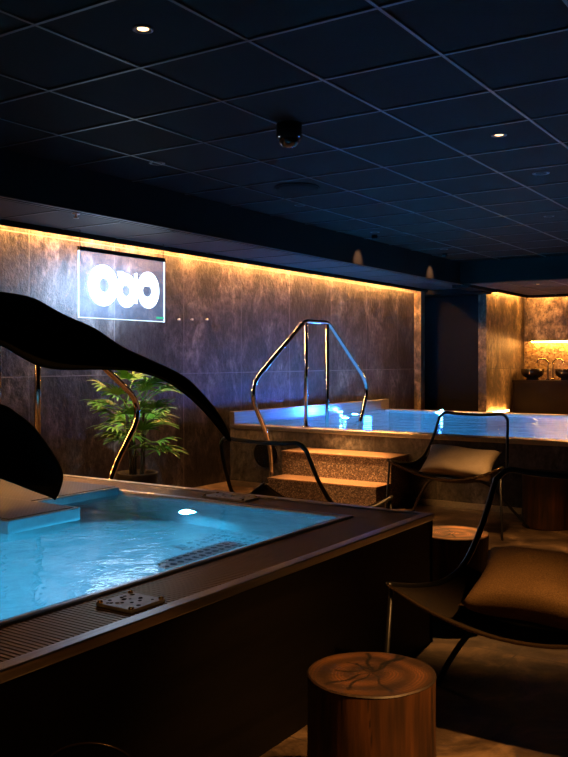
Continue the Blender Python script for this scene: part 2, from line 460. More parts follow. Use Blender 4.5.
# cove lights
b = BM(); box(b, -3, 11.55, 5.325, 5.345, H+1.085, H+1.10)
tag(obj('cove_light', b, 'led_warm'), 'long warm light strip hidden in the cove along the tiled wall', 'light strip')
b = BM(); box(b, 12.3, 13.7, 4.42, 4.44, H+1.05, H+1.065)
tag(obj('cove_light', b, 'led_niche'), 'short warm light strip over the narrow ochre wall beside the dark passage', 'light strip')
b = BM(); box(b, 13.63, 13.65, -1, 4.3, H+1.05, H+1.065)
tag(obj('cove_light', b, 'led_niche'), 'warm light strip in the ceiling cove above the washbasins', 'light strip')

# ================================================================== HOT TUB (near)
RZ = .57
tub = thing('hot_tub', 'large stainless hot tub with glowing blue water in the foreground', 'hot tub', (1.5, 2.9, 0))
def T(name, b, mat, par=tub, smooth=False):
    o = obj(name, b, mat, None, smooth); o.parent = par
    w = par
    off = Vector((0, 0, 0))
    while w: off += w.location; w = w.parent
    o.location = -off
    return o
ox0, ox1, oy0, oy1 = -1.6, 3.56, 1.565, 4.35
ix0, ix1, iy0, iy1 = -1.2, 3.28, 1.86, 4.08
b = BM(); box(b, ox0, ox1, oy0, oy0+.03, 0, RZ-.03); box(b, ox1-.03, ox1, oy0, oy1, 0, RZ-.03); box(b, ox0, ox1, oy1-.03, oy1, 0, RZ-.03); box(b, ox0, ox0+.03, oy0, oy1, 0, RZ-.03)
T('side_panel', b, 'panelwood')
b = BM()                                   # outer rim strips
box(b, ox0, ox1+.005, oy0-.005, oy0+.04, RZ-.03, RZ, .004); box(b, ox1-.035, ox1+.005, oy0+.041, oy1, RZ-.03, RZ, .004)
box(b, ox0, ox1-.036, oy1-.04, oy1, RZ-.03, RZ, .004)
T('rim', b, 'steel')
b = BM()                                   # rounded inner lip at the water
box(b, ix0, ix1, iy0-.035, iy0, RZ-.04, RZ+.002, .012); box(b, ix1, ix1+.035, iy0-.035, iy1, RZ-.04, RZ+.002, .012); box(b, ix0, ix1, iy1, iy1+.035, RZ-.04, RZ+.002, .012)
T('inner_lip', b, 'steel')
b = BM()                                   # gutter trough under the gratings
box(b, ox0, ox1-.04, oy0+.04, iy0-.03, RZ-.09, RZ-.06); box(b, ix1+.03, ox1-.03, oy0+.04, oy1-.03, RZ-.09, RZ-.06); box(b, ox0, ix1+.03, iy1+.03, oy1-.03, RZ-.09, RZ-.06)
T('gutter', b, 'dark')
b = BM()
x = ox0+.05
while x < ix1+.03: box(b, x, x+.010, oy0+.042, iy0-.036, RZ-.03, RZ-.006); x += .0165
for yy in (oy0+.09, oy0+.2): box(b, ox0+.05, ix1+.03, yy, yy+.008, RZ-.03, RZ-.012)
T('grating', b, 'grate')
b = BM(); x = ix1+.04
while x < ox1-.045: box(b, x, x+.010, oy0+.042, oy1-.045, RZ-.03, RZ-.006); x += .0165
for k in range(14): box(b, ix1+.04, ox1-.04, oy0+.2*k+.1, oy0+.2*k+.108, RZ-.03, RZ-.012)
T('grating', b, 'grate')
b = BM(); x = ox0+.05
while x < ix1+.03: box(b, x, x+.010, iy1+.04, oy1-.045, RZ-.03, RZ-.006); x += .0165
T('grating', b, 'grate')
WZ = RZ-.012; DZ = WZ-.55
b = BM()
box(b, ix0, ix1, iy0-.03, iy0, DZ, RZ-.02); box(b, ix1, ix1+.03, iy0-.03, iy1+.03, DZ, RZ-.02); box(b, ix0, ix1, iy1, iy1+.03, DZ, RZ-.02); box(b, ix0-.03, ix0, iy0-.03, iy1+.03, DZ, RZ-.02)
box(b, ix0-.03, ix1+.03, iy0-.03, iy1+.03, DZ-.02, DZ)
c = [(ix0, iy0-.001, WZ-.004), (ix1, iy0-.001, WZ-.004), (ix1, iy0+.06, WZ-.03), (ix0, iy0+.06, WZ-.03), (ix1, iy0-.001, DZ), (ix0, iy0-.001, DZ), (ix1, iy0+.06, WZ-.055), (ix0, iy0+.06, WZ-.055)]
vv = [b.verts.new(p) for p in c]                # sloped edge just under the water
for f in ((0, 1, 2, 3), (3, 2, 6, 7), (7, 6, 4, 5), (0, 3, 7, 5), (1, 4, 6, 2)): b.faces.new([vv[k] for k in f])
T('basin', b, 'steel2')
b = BM()                                   # stepped entry platform at water level
box(b, 2.28, 2.67, 2.84, iy1, WZ-.05, WZ+.045, .006); box(b, 2.671, ix1, 3.20, iy1, WZ-.05, WZ+.030, .006)
ep = T('entry_platform', b, 'steel2')
b = BM(); box(b, 2.30, 2.65, 2.86, iy1, WZ+.044, WZ+.048); box(b, 2.69, ix1-.01, 3.22, iy1, WZ+.029, WZ+.033)
T('tread_plate', b, 'perf', ep)
b = BM()
pts = [(2.74, iy0), (2.74, 2.09)]+[(2.38-.115*math.sin(a), 1.975+.115*math.cos(a)) for a in [PI*k/14 for k in range(0, 8)]]+[(2.265, iy0)]
prism(b, pts, DZ, WZ-.13)
T('underwater_seat', b, 'perf_wet')
b = BM(); box(b, 2.9, ix1-.02, 1.98, 2.5, DZ+.001, DZ+.006); T('floor_grille', b, perforated('floor_grille_steel', (.40, .42, .43), (.16, .18, .2), .05, .3, .3))
b = BM()
quad(b, [(ix0, iy0, WZ), (ix1, iy0, WZ), (ix1, iy1, WZ), (ix0, iy1, WZ)])
T('water', b, 'water')
M['led_soft'] = emission('cyan_led_soft', (.15, .6, 1.0), 2.5)
def under_light(par, loc, nrm, glow='led_cyan', r=.04):
    b = BM(); lathe(b, disc_prof(r, 0, .012), 20); bb = BM(); lathe(bb, [(r, 0), (r*1.5, 0), (r*1.5, .01), (r, .01)], 20)
    q = Vector(nrm).to_track_quat('Z', 'Y').to_matrix().to_4x4()
    for m in (b, bb): bmesh.ops.transform(m, matrix=Matrix.Translation(loc) @ q, verts=m.verts)
    ring = T('light_ring', bb, 'steel', par); l = T('light_lens', b, glow, par); return l
under_light(tub, (ix1, 2.72, WZ-.26), (-1, 0, 0))
under_light(tub, (2.0, iy0, WZ-.28), (0, 1, 0))
under_light(tub, (.3, iy0, WZ-.28), (0, 1, 0))
under_light(tub, (2.1, iy1, WZ-.25), (0, -1, 0))
def inlet(x, y, sx, sy, seed):
    random.seed(seed)
    b = BM(); box(b, x-sx, x+sx, y-sy, y+sy, RZ-.006, RZ+.004, .002); p = T('cover_plate', b, 'plate')
    p['label'] = 'pale metal cover plate with dark holes'
    b = BM()
    for i in range(18):
        u, v = random.uniform(-.8, .8)*sx, random.uniform(-.8, .8)*sy
        lathe(b, disc_prof(.004+.003*random.random(), 0, .0006), 8, (x+u, y+v, RZ+.0042))
    h = T('drain_hole', b, 'dark', p); h['kind'] = 'stuff'
    for a in (-1, 1):
        for c in (-1, 1):
            b = BM(); lathe(b, [(0, .006), (.006, .0055), (.008, .003), (.008, 0)], 12, (x+a*sx*.88, y+c*sy*.88, RZ+.004)); T('bolt', b, 'brass', p, True)
inlet(1.784, 1.697, .069, .067, 3)
inlet(3.42, 2.585, .06, .135, 4)

# ================================================================== FAR POOL
PX0, PX1, PY0, PY1 = 6.90, 10.3, -.2, 5.21
PZ = .608
pool = thing('plunge_pool', 'raised tiled pool with steel rim and blue lit water near the far wall', 'pool', (8.4, 2.5, 0))
b = BM(); box(b, PX0, PX0+.12, PY0, PY1, 0, PZ-.04); box(b, PX0+.121, PX1, PY1-.1, PY1, 0, PZ-.04); box(b, PX0+.121, PX1, PY0, PY0+.1, 0, PZ-.04); box(b, PX1-.12, PX1, PY0+.101, PY1-.101, 0, PZ-.04)
T('tiled_side', b, 'clad', pool)
b = BM(); box(b, PX0-.015, PX0+.16, PY0, PY1, PZ-.04, PZ, .006); box(b, PX1-.16, PX1, PY0, PY1-.08, PZ-.04, PZ, .006); box(b, PX0+.161, PX1-.161, PY0, PY0+.15, PZ-.04, PZ, .006)
T('rim', b, 'steel', pool)
b = BM(); box(b, PX0-.015, PX1, PY1-.06, PY1, PZ, PZ+.125, .004); T('splash_board', b, 'steel', pool)
b = BM(); box(b, PX0-.012, PX0-.001, PY0, PY1, 0, .05); T('kick_strip', b, 'steel', pool)
b = BM(); jx0, jx1, jy0, jy1 = PX0+.16, PX1-.16, PY0+.15, PY1-.06; pd = PZ-.5
box(b, jx0, jx0+.01, jy0, jy1, pd, PZ-.04); box(b, jx1-.01, jx1, jy0, jy1, pd, PZ-.04); box(b, jx0, jx1, jy0, jy0+.01, pd, PZ-.04); box(b, jx0, jx1, jy1-.01, jy1, pd, PZ)
box(b, jx0, jx1, jy0, jy1, pd-.01, pd)
T('basin', b, 'steel2', pool)
b = BM(); quad(b, [(jx0, jy0, PZ-.006), (jx1, jy0, PZ-.006), (jx1, jy1, PZ-.006), (jx0, jy1, PZ-.006)]); T('water', b, 'water2', pool)
for (lx, ly, nn) in ((jx1-.01, 4.33, (-1, 0, 0)), (jx1-.01, 1.7, (-1, 0, 0)), (9.2, jy1-.01, (0, -1, 0)), (jx0+.01, 1.2, (1, 0, 0)), (jx0+.01, 3.0, (1, 0, 0))):
    under_light(pool, (lx, ly, PZ-.16), nn, 'led_soft')
b = BM(); lathe(b, disc_prof(.13, 0, .02), 40); bmesh.ops.transform(b, matrix=Matrix.Translation((PX0, 4.776, .336)) @ Matrix.Rotation(-PI/2, 4, 'Y'), verts=b.verts)
T('round_cover', b, 'dark', pool)
# blue lamps added just over the water line, standing in for underwater light
rl = [(PX1-.17, 4.33, PZ+.012), (9.0, PY1-.075, PZ+.02)]
for (x, y, z) in rl:
    b = BM(); box(b, x-.014, x+.014, y-.012, y+.012, z-.008, z+.008, .003); T('stand_in_lamp', b, 'led_cyan', pool)

# steps up to the far pool
st = thing('pool_steps', 'two speckled stone steps leading up to the raised pool', 'steps', (6.6, 3.8, 0))
b = BM(); box(b, 6.54, 6.885, 3.25, 4.35, 0, .412, .006); us = T('upper_step', b, 'terrazzo', st)
b = BM(); box(b, 6.53, 6.886, 3.245, 4.352, .413, .428, .003); T('tread', b, 'lit_treadstone', us)
b = BM(); box(b, 6.27, 6.539, 3.25, 4.32, 0, .199, .006); ls = T('lower_step', b, 'terrazzo', st)
b = BM(); box(b, 6.262, 6.535, 3.245, 4.322, .200, .215, .003); T('tread', b, 'lit_treadstone', ls)

# ================================================================== HANDRAILS
def handrail(label, y, xs, zs, mat):
    """xs: lower foot, bulge, post, post, bulge, foot; zs: foot, bulge, top, post feet, end"""
    f1, b1, p1, p2, b2, f2 = xs; z0, zb, zt, zp1, zp2, zb2, z1 = zs
    t = thing('handrail', label, 'handrail', (p1, y, 0))
    path = [(f1, y, z0), (f1, y, z0+(zb-z0)*.48), (b1, y, zb), (p1-.02, y, zt), (p2+.02, y, zt), (b2, y, zb2), (f2, y, z1+(zb2-z1)*.35), (f2, y, z1)]
    b = BM(); tube(b, rounded(path, [.22, .22, .07, .07, .22, .12], 8), .021, 12); T('bent_tube', b, mat, t, True)
    for px_, zp in ((p1, zp1), (p2, zp2)):
        b = BM(); tube(b, [(px_, y, zp), (px_, y, zt)], .019, 12); T('post', b, mat, t, True)
        b = BM(); lathe(b, disc_prof(.035, 0, .012), 20, (px_, y, zp)); T('foot_plate', b, mat, t, True)
    b = BM(); lathe(b, disc_prof(.04, 0, .012), 20, (f1, y, z0)); T('foot_plate', b, mat, t, True)
    return t
handrail('bent chrome handrail rising over the far pool beside the speckled steps', 4.40, (6.44, 6.08, 7.03, 7.43, 8.32, 8.02), (0, 1.0, 1.625, PZ, PZ-.5, .98, PZ-.5), 'chrome')
handrail('bent bronze-toned handrail behind the big dark leaf at the hot tub', 4.10, (4.08, 4.45, 3.51, 3.22, 2.35, 2.6), (0, .93, 1.60, RZ, WZ+.022, .93, DZ), 'bronze')

# ================================================================== SIGN
sg = thing('illuminated_sign', 'hanging clear sign with three glowing white ring letters', 'sign', (5.333, 5.12, H+.89))
SX0, SX1, SZ0, SZ1 = 4.798, 5.804, H+.342, H+.89
b = BM(); box(b, SX0, SX1, 5.117, 5.125, SZ0, SZ1-.02); T('clear_panel', b, 'acrylic', sg)
b = BM(); box(b, SX0-.005, SX1+.005, 5.108, 5.134, SZ1-.02, SZ1+.012); T('top_bar', b, 'dark', sg)
b = BM(); box(b, SX0, SX1, 5.115, 5.127, SZ0-.006, SZ0); box(b, SX0-.006, SX0, 5.115, 5.127, SZ0-.008, SZ1-.02); box(b, SX1, SX1+.006, 5.115, 5.127, SZ0-.008, SZ1-.02)
T('lit_edge', b, 'sign_edge', sg)
for x in (SX0+.01, SX1-.01):
    b = BM(); tube(b, [(x, 5.12, SZ1), (x, 5.12, SZ+.01)], .003, 6); T('hanging_wire', b, 'dark', sg)
def ring(cx, cz, a, c, hx, hz, ha, hc, flat=None, n=64):
    b = BM(); y0, y1 = 5.106, 5.114
    o, i = [], []
    for k in range(n):
        t = 2*PI*k/n
        o.append((cx+a*math.cos(t), cz+c*math.sin(t)))
        z = hz+hc*math.sin(t)
        if flat is not None: z = min(z, flat)
        i.append((hx+ha*math.cos(t), z))
    V = [[b.verts.new((p[0], y, p[1])) for p in L_] for L_ in (o, i) for y in (y0, y1)]
    for k in range(n):
        k2 = (k+1) % n
        b.faces.new((V[0][k], V[0][k2], V[2][k2], V[2][k])); b.faces.new((V[1][k], V[1][k2], V[3][k2], V[3][k]))
        b.faces.new((V[0][k], V[0][k2], V[1][k2], V[1][k])); b.faces.new((V[2][k], V[2][k2], V[3][k2], V[3][k]))
    return b
def sxz(u, v):
    """sign face: u, v are pixels of the enlarged sign, from its top left corner to its bottom right"""
    x = SX0+(u-48)/(510-48)*(SX1-SX0)
    vt = 55+(u-48)/462*52; vb = 403+(u-48)/462*20
    z = SZ1-.02-(v-vt)/(vb-vt)*(SZ1-.02-SZ0); return x, z
def letter(u, v, a, c, hu, hv, ha, hc, flat=None):
    cx, cz = sxz(u, v); hx, hz = sxz(hu, hv)
    s = (SX1-SX0)/462; vz = (SZ1-.02-SZ0)/355
    f = sxz(hu, flat)[1] if flat else None
    return ring(cx, cz, a*s, c*vz, hx, hz, ha*s, hc*vz, f)
T('letter', letter(165, 237, 76, 113, 170, 236, 28, 38), 'sign_white', sg)
b = letter(288, 262, 55, 96, 286, 262, 22, 32)
def tri(b, pts):
    P = [sxz(*p) for p in pts]
    f = [b.verts.new((p[0], 5.1055, p[1])) for p in P]; g = [b.verts.new((p[0], 5.1135, p[1])) for p in P]
    b.faces.new(f); b.faces.new(g)
    for k in range(len(P)): b.faces.new((f[k], f[(k+1) % len(P)], g[(k+1) % len(P)], g[k]))
tri(b, [(240, 160), (262, 160), (285, 175), (262, 205), (243, 185)])
T('letter', b, 'sign_white', sg)
b = letter(412, 258, 62, 106, 405, 262, 27, 35, 238)
tri(b, [(333, 172), (346, 168), (347, 330), (333, 330)])
T('letter', b, 'sign_white', sg)
b = BM(); p0 = sxz(462, 405); p1 = sxz(505, 417); box(b, p0[0], p1[0], 5.111, 5.116, p1[1]+.01, p0[1]+.012); T('corner_tag', b, emission('green_tag', (.1, .9, .55), .7), sg)

# ================================================================== WALL HOOKS
for px, lab in ((178, 'small pale wall knob nearest the glowing sign'), (191, 'small pale wall knob, middle of three right of the sign'), (206, 'small pale wall knob, furthest from the glowing sign')):
    s = (px-284)/FOC; t = WY/(CX[1]+RX[1]*s); p = ray(px, 319.5, t)
    b = BM(); lathe(b, [(.0, .026), (.010, .024), (.012, .016), (.007, .010), (.007, 0)], 14)
    bmesh.ops.transform(b, matrix=Matrix.Rotation(PI/2, 4, 'X'), verts=b.verts)
    o = obj('wall_knob', b, 'plate', None, True, (p.x, WY, p.z)); tag(o, lab, 'knob', 'knobs on the tiled wall')

# ================================================================== CEILING FITTINGS
def on_ceiling(px, py, z=CZ):
    t = FOC*(z-H)/(360-py); p = ray(px, py, t); p.z = z; return p
def downlight(px, py, label, z=CZ, r=.045, lit=False, p=None):
    p = p or on_ceiling(px, py, z)
    t = thing('recessed_downlight', label, 'ceiling light', (p.x, p.y, z), 0, 'recessed ceiling downlights')
    b = BM(); lathe(b, [(r*.78, .004), (r*.78, -.002), (r, -.006), (r*1.18, -.004), (r*1.2, 0)], 28); obj('bezel', b, 'tbar', t, True)
    b = BM(); lathe(b, [(r*.78, .002), (r*.66, .0), (r*.6, -.001), (0, -.0012)], 28); obj('lamp_lens', b, 'lamp_on' if lit else 'dark', t, True)
    return p
LA = downlight(143, 29, 'lit recessed downlight over the hot tub, largest in the ceiling', lit=True, r=.036)
LB = downlight(499, 135, 'lit recessed downlight on the right half of the dark ceiling', lit=True, r=.038)
downlight(157, 163, 'small unlit recessed downlight by the beam above the hanging sign')
LS = downlight(300, 205, 'small recessed downlight just behind the flat round ceiling speaker', r=.04)
downlight(375, 232, 'small recessed downlight close to the beam, above the far handrail', r=.04)
downlight(444, 249, 'small recessed downlight in the far bluish corner of the ceiling', r=.04)
downlight(549, 216, 'small recessed downlight in the bluish ceiling at the right edge', r=.04)
downlight(541, 173, 'faint recessed downlight below the lit one at the right', r=.05)
LN = downlight(538, 284, 'amber recessed downlight in the lowered ceiling before the washbasins', z=SZ, lit=True, r=.05)
# lamps outside the frame come later, one of them added for the pail
p = on_ceiling(297, 187); t = thing('ceiling_speaker', 'flat round dark speaker set in the ceiling behind the dome', 'speaker', (p.x, p.y, CZ))
b = BM(); lathe(b, [(.16, 0), (.16, -.012), (.14, -.018), (0, -.02)], 36); obj('grille', b, 'beam', t, True)
b = BM(); lathe(b, [(.17, 0), (.175, -.008), (.165, -.012), (.16, 0)], 36); obj('ring', b, 'dark', t, True)
p = on_ceiling(289, 124); t = thing('dome_camera', 'black box-like dome unit with tiny lights hanging from the dark ceiling', 'camera', (p.x, p.y, CZ))
b = BM(); lathe(b, [(0, 0), (.072, 0), (.072, -.075), (.066, -.085), (.055, -.09)], 28); obj('housing', b, 'dark', t, True)
b = BM(); lathe(b, [(.058, -.088), (.054, -.11), (.035, -.128), (0, -.134)], 28); obj('dome', b, 'ceramic', t, True)
for s, c in ((-1, (.8, .9, 1)), (1, (.1, .3, 1))):
    b = BM(); lathe(b, disc_prof(.004, 0, .004), 8, (RX[0]*.055*s-CX[0]*.062, RX[1]*.055*s-CX[1]*.062, -.089)); obj('indicator_light', b, emission('indicator', c, .8), t)
p = on_ceiling(76, 213, SZ); t = thing('ceiling_sprinkler', 'small sprinkler head under the lowered ceiling left of the sign', 'sprinkler', (p.x, p.y, SZ))
b = BM(); lathe(b, [(.03, 0), (.028, -.008), (.01, -.01), (.008, -.03), (0, -.03)], 16); obj('body', b, 'plate', t, True)
b = BM(); lathe(b, disc_prof(.02, -.036, -.033), 16); obj('deflector', b, 'plate', t, True)
# two small spots washing the beam
for px, lab in ((358, 'small spotlight washing the beam, nearer the glowing sign'), (430, 'small spotlight washing the beam, nearer the dark passage')):
    s = (px-284)/FOC; t_ = BY/(CX[1]+RX[1]*s); p = ray(px, 360, t_)
    t = thing('beam_spotlight', lab, 'spotlight', (p.x, BY-.20, CZ), 0, 'spotlights along the beam')
    b = BM(); lathe(b, [(0, 0), (.03, 0), (.03, -.035), (.024, -.04), (.022, -.03), (0, -.03)], 18); obj('lamp_can', b, 'dark', t, True)
    b = BM(); lathe(b, disc_prof(.02, -.036, -.031), 16); obj('lamp_lens', b, 'dark', t, True)
    spot('beam_spot_lamp', (p.x, BY-.20, CZ-.05), (p.x, BY, SZ+.03), 70, 50, 1, (1, .56, .30), .01)

# ================================================================== NICHE: vanity
v = thing('vanity_counter', 'dark stone washbasin counter in the amber lit niche', 'counter', (13.6, 3.2, 0))
b = BM(); box(b, 13.32, 13.88, 2.0, 4.49, 0, .90, .004); T('cabinet', b, 'vanity', v)
b = BM(); box(b, 13.29, 13.89, 1.98, 4.495, .90, .935, .004); T('countertop', b, 'vanity', v)
b = BM(); box(b, 13.88, 13.899, 1.9, 4.495, .936, 1.55); T('mosaic_backsplash', b, 'mosaic', v)
def basin(px, label):
    s = (px-284)/FOC; t_ = 13.56/(CX[0]+RX[0]*s); p = ray(px, 379, t_)
    b = BM(); lathe(b, [(0, .0), (.09, 0), (.10, .012), (.085, .03), (.13, .05), (.165, .08), (.18, .13), (.18, .175), (.165, .178), (.165, .13), (.14, .075), (.07, .045), (0, .04)], 36)
    o = obj('wash_basin', b, 'ceramic', None, True, (p.x, p.y, .935)); tag(o, label, 'basin', 'washbasins on the counter'); return p
p1 = basin(532.5, 'round dark washbasin bowl, left one on the niche counter')
p2 = basin(567, 'round dark washbasin bowl cut by the right picture edge')
for px, px2, pp, lab in ((548, 537, p1, 'slim tap curving over the left washbasin bowl'), (553, 563, p2, 'slim tap curving over the right washbasin bowl')):
    s = (px-284)/FOC; t_ = 13.72/(CX[0]+RX[0]*s); q = ray(px, 379, t_); s2 = (px2-284)/FOC; t2 = 13.62/(CX[0]+RX[0]*s2); e = ray(px2, 362, t2)
    t = thing('tap', lab, 'tap', (q.x, q.y, .935), 0, 'taps on the counter')
    b = BM(); tube(b, spline([(q.x, q.y, .935), (q.x, q.y, 1.15), (q.x, q.y, 1.22), (q.x*.6+e.x*.4, q.y*.6+e.y*.4, 1.265), (e.x*.9+q.x*.1, e.y*.9+q.y*.1, 1.25), (e.x, e.y, 1.20)], 8), .013, 10); T('spout', b, 'bronze', t, True)
    b = BM(); lathe(b, disc_prof(.03, 0, .02), 18, (q.x, q.y, .935)); T('tap_base', b, 'bronze', t, True)
b = BM(); box(b, 13.72, 13.88, 1.9, 4.38, 1.55, H+.99, .004); o = obj('wall_panel', b, 'wallY'); tag(o, 'stone clad panel jutting out above the washbasins', 'panel')
b = BM(); box(b, 13.80, 13.82, 1.95, 4.35, 1.535, 1.549); tag(obj('under_panel_light', b, 'led_niche'), 'warm light strip under the stone panel above the washbasins', 'light strip')
b = BM(); box(b, 12.25, 13.0, 4.45, 4.47, .46, .48); tag(obj('floor_light', b, 'led_niche'), 'low warm light strip at the foot of the ochre wall left of the counter', 'light strip')

# ================================================================== LOUNGE CHAIRS
def chair(label):
    t = thing('lounge_chair', label, 'chair', (0, 0, 0), 0, 'low sling lounge chairs')
    # local: x forward, y to the sitter's left, z up
    rail = [(0, .27, .835), (.035, .285, .75), (.10, .305, .62), (.19, .335, .50), (.30, .37, .452), (.45, .41, .462), (.62, .435, .50)]
    R = spline(rail, 8); n = len(R)-1
    def surf(u, w, v0, v1):
        v = (v0+(v1-v0)*w)*n; i = min(int(v), n-1); p = R[i].lerp(R[i+1], v-i)
        k = 2*u-1; s = 1-k*k; vv = v/n
        sagz = .02+.10*min(1, vv*1.6) if vv > .02 else .012
        sx = -.05*math.sin(PI*min(1, vv/.6))*s
        return Vector((p.x+sx+(.0 if vv < .9 else -.02*s*(vv-.9)*10), p.y*k, p.z-sagz*s*min(1., .25+vv*1.3)))
    b = BM(); grid(b, 20, 18, lambda u, w: surf(u, w, 0, .5)); o = obj('backrest', b, 'mesh', t, True)
    b = BM(); grid(b, 20, 18, lambda u, w: surf(u, w, .5, 1)); o = obj('seat', b, 'sling', t, True); solidify(o, .004)
    top = []
    left = [Vector(p) for p in R]
    path = list(reversed(left))
    l0 = R[0]; path = [p for p in path if p.z < .80 or p.x > .02]
    a = [(l0.x, l0.y*k, l0.z-.012*(1-k*k)) for k in (.86, .5, 0, -.5, -.86)]
    rt = [Vector((p.x, -p.y, p.z)) for p in reversed(path)]
    loop = path+spline([path[-1]]+a+[rt[0]], 6)[1:-1]+rt
    b = BM(); tube(b, loop, .0115, 8); obj('frame', b, 'black_metal', t, True)
    b = BM(); tube(b, [surf(u/16, 1, 0, 1) for u in range(17)], .007, 8); obj('front_edge', b, 'edge_metal', t, True)
    for s in (1, -1):
        b = BM(); tube(b, [(.605, .428*s, .49), (.63, .45*s, .012), (.63, .45*s, 0)], .009, 8); obj('leg', b, 'black_metal', t, True)
        b = BM(); tube(b, spline([(.32, .17*s, .352), (.28, .26*s, .30), (.22, .37*s, .16), (.12, .47*s, .008)], 6), .011, 8); obj('leg', b, 'black_metal', t, True)
    b = BM(); tube(b, [(.32, .18, .35), (.32, -.18, .35)], .011, 8); obj('cross_bar', b, 'black_metal', t, True)
    return t
ch1 = chair('black sling lounge chair with brown cushion beside the front wooden stump')
ch2 = copy_tree(ch1); ch2['label'] = 'black sling lounge chair with beige cushion in front of the raised pool'
ch3 = copy_tree(ch1); ch3['label'] = 'empty black sling lounge chair seen from behind, past the hot tub'
for c, x, y, a in ((ch1, 3.21, .866, PI), (ch2, 6.45, 2.49, PI), (ch3, 3.66, 2.57, math.radians(-2))):
    c.location = (x, y, 0); c.rotation_euler = (0, 0, a)

def cushion(name, label, mat, w, h, d, loc, rot, seed):
    random.seed(seed)
    b = BM()
    def half(sg):
        def f(u, v):
            x, y = 2*u-1, 2*v-1
            e = max(0, (1-x**4)*(1-y**4))**.42
            pin = 1-.10*(1-y*y)*abs(x)**3*1.0
            pin2 = 1-.13*(1-x*x)*abs(y)**3
            wr = .003*math.sin(9*x+3*y+seed)*math.sin(7*y-2*x)*e
            return Vector((x*w/2*pin, sg*(d/2*e+wr)+.006*math.sin(5*x), y*h/2*pin2))
        return f
    grid(b, 28, 20, half(1)); grid(b, 28, 20, half(-1))
    bmesh.ops.remove_doubles(b, verts=b.verts, dist=.0006)
    o = obj(name, b, mat, None, True, loc); o.rotation_euler = rot
    return tag(o, label, 'cushion', 'cushions on the lounge chairs')
# cushion axes: x width, y thickness, z height
cushion('cushion', 'beige lumbar cushion on the lounge chair by the raised pool', 'linen', .56, .27, .12, (5.965, 2.41, .505), (math.radians(47), math.radians(-3), math.radians(90)), 1)
cushion('cushion', 'dark brown cushion on the nearest lounge chair at the right', 'umber', .64, .30, .14, (2.77, .75, .518), (math.radians(64), math.radians(-2), math.radians(91)), 2)

# ================================================================== STUMP STOOLS
def stump(label, loc, R, Hh, seed, rz=0, base=(.46, .29, .145)):
    rnd = random.Random(seed)
    t = thing('stump_stool', label, 'stool', loc, rz, 'tree stump side tables')
    ph = [rnd.uniform(0, 6.28) for _ in range(8)]
    cracks = [(rnd.uniform(0, 2*PI), rnd.uniform(.45, 1.0), rnd.uniform(.008, .02), rnd.random()) for _ in range(9)]
    def rad(a): return R*(1+.018*math.sin(2*a+ph[0])+.012*math.sin(3*a+ph[1])+.006*math.sin(7*a+ph[2]))
    def topcol(x, y):
        r = math.hypot(x, y)/R; a = math.atan2(y, x)
        rr = math.hypot(x+.018, y-.012)*(1+.05*math.sin(3*a+ph[3])+.03*math.sin(5*a+ph[4]))
        rings = .5+.5*math.sin(rr*2*PI/.0092+1.5*math.sin(2*a))
        c = .45+.55*rings*(.5+.5*math.sin(rr*90+1))
        c *= .86+.2*math.sin(4*x/R+ph[5])*math.sin(5*y/R+ph[6])
        c *= 1-.35*max(0, r-.93)/.07
        dark = 0
        for (ca, cl, cw, k) in cracks:
            u = x*math.cos(ca)+y*math.sin(ca); w = -x*math.sin(ca)+y*math.cos(ca)+.006*math.sin(u*60+k*9)
            if .02*k < u/R < cl:
                wid = cw*.30*(u/R)**.6+.0008
                dark = max(dark, min(1, max(0, 1.6-abs(w)/wid)))
        c *= 1-.85*dark
        return (base[0]*c, base[1]*c, base[2]*c, 1)
    b = BM(); cl = b.loops.layers.color.new('wood')
    nr, na = 46, 150
    V = [[b.verts.new((rad(2*PI*k/na)*j/nr*math.cos(2*PI*k/na), rad(2*PI*k/na)*j/nr*math.sin(2*PI*k/na), Hh-(.004 if j == nr else 0))) for k in range(na)] for j in range(1, nr+1)]
    c0 = b.verts.new((0, 0, Hh))
    for k in range(na): b.faces.new((c0, V[0][k], V[0][(k+1) % na]))
    for j in range(nr-1):
        for k in range(na): b.faces.new((V[j][k], V[j+1][k], V[j+1][(k+1) % na], V[j][(k+1) % na]))
    for f in b.faces:
        for l in f.loops: l[cl] = topcol(l.vert.co.x, l.vert.co.y)
    obj('end_grain', b, 'wood', t, False)
    b = BM(); cl = b.loops.layers.color.new('wood')
    nz, na = 40, 260
    sc = [(rnd.uniform(0, 2*PI), rnd.uniform(.2, 1), rnd.uniform(.006, .02)) for _ in range(22)]
    def sidecol(a, z):
        p = (math.cos(a)*R, math.sin(a)*R)
        c = .62+.30*noise.noise(Vector((p[0]*34, p[1]*34, z*3.2+seed)))+.22*noise.noise(Vector((p[0]*120, p[1]*120, z*7)))+.18*noise.noise(Vector((p[0]*9, p[1]*9, z*9+seed)))
        for (ca, ln, w) in sc:
            d = abs((a-ca+.03*math.sin(z*22+ca*5)+PI) % (2*PI)-PI)
            if z/Hh > 1-ln and d < w: c *= .32+.5*d/w
        return (.40*c, .24*c, .108*c, 1)
    W = [[b.verts.new((rad(2*PI*k/na)*(1+.012*math.cos(j/nz*PI*1.3))*math.cos(2*PI*k/na), rad(2*PI*k/na)*(1+.012*math.cos(j/nz*PI*1.3))*math.sin(2*PI*k/na), (Hh-.004)*j/nz)) for k in range(na)] for j in range(nz+1)]
    for j in range(nz):
        for k in range(na): b.faces.new((W[j][k], W[j+1][k], W[j+1][(k+1) % na], W[j][(k+1) % na]))
    b.faces.new(W[0])
    for f in b.faces:
        for l in f.loops: l[cl] = sidecol(math.atan2(l.vert.co.y, l.vert.co.x), l.vert.co.z)
    obj('trunk', b, 'wood', t, True)
    return t
stump('front wooden tree stump stool with cracked ringed top, largest in view', (2.075, 1.09, 0), .172, .406, 11)
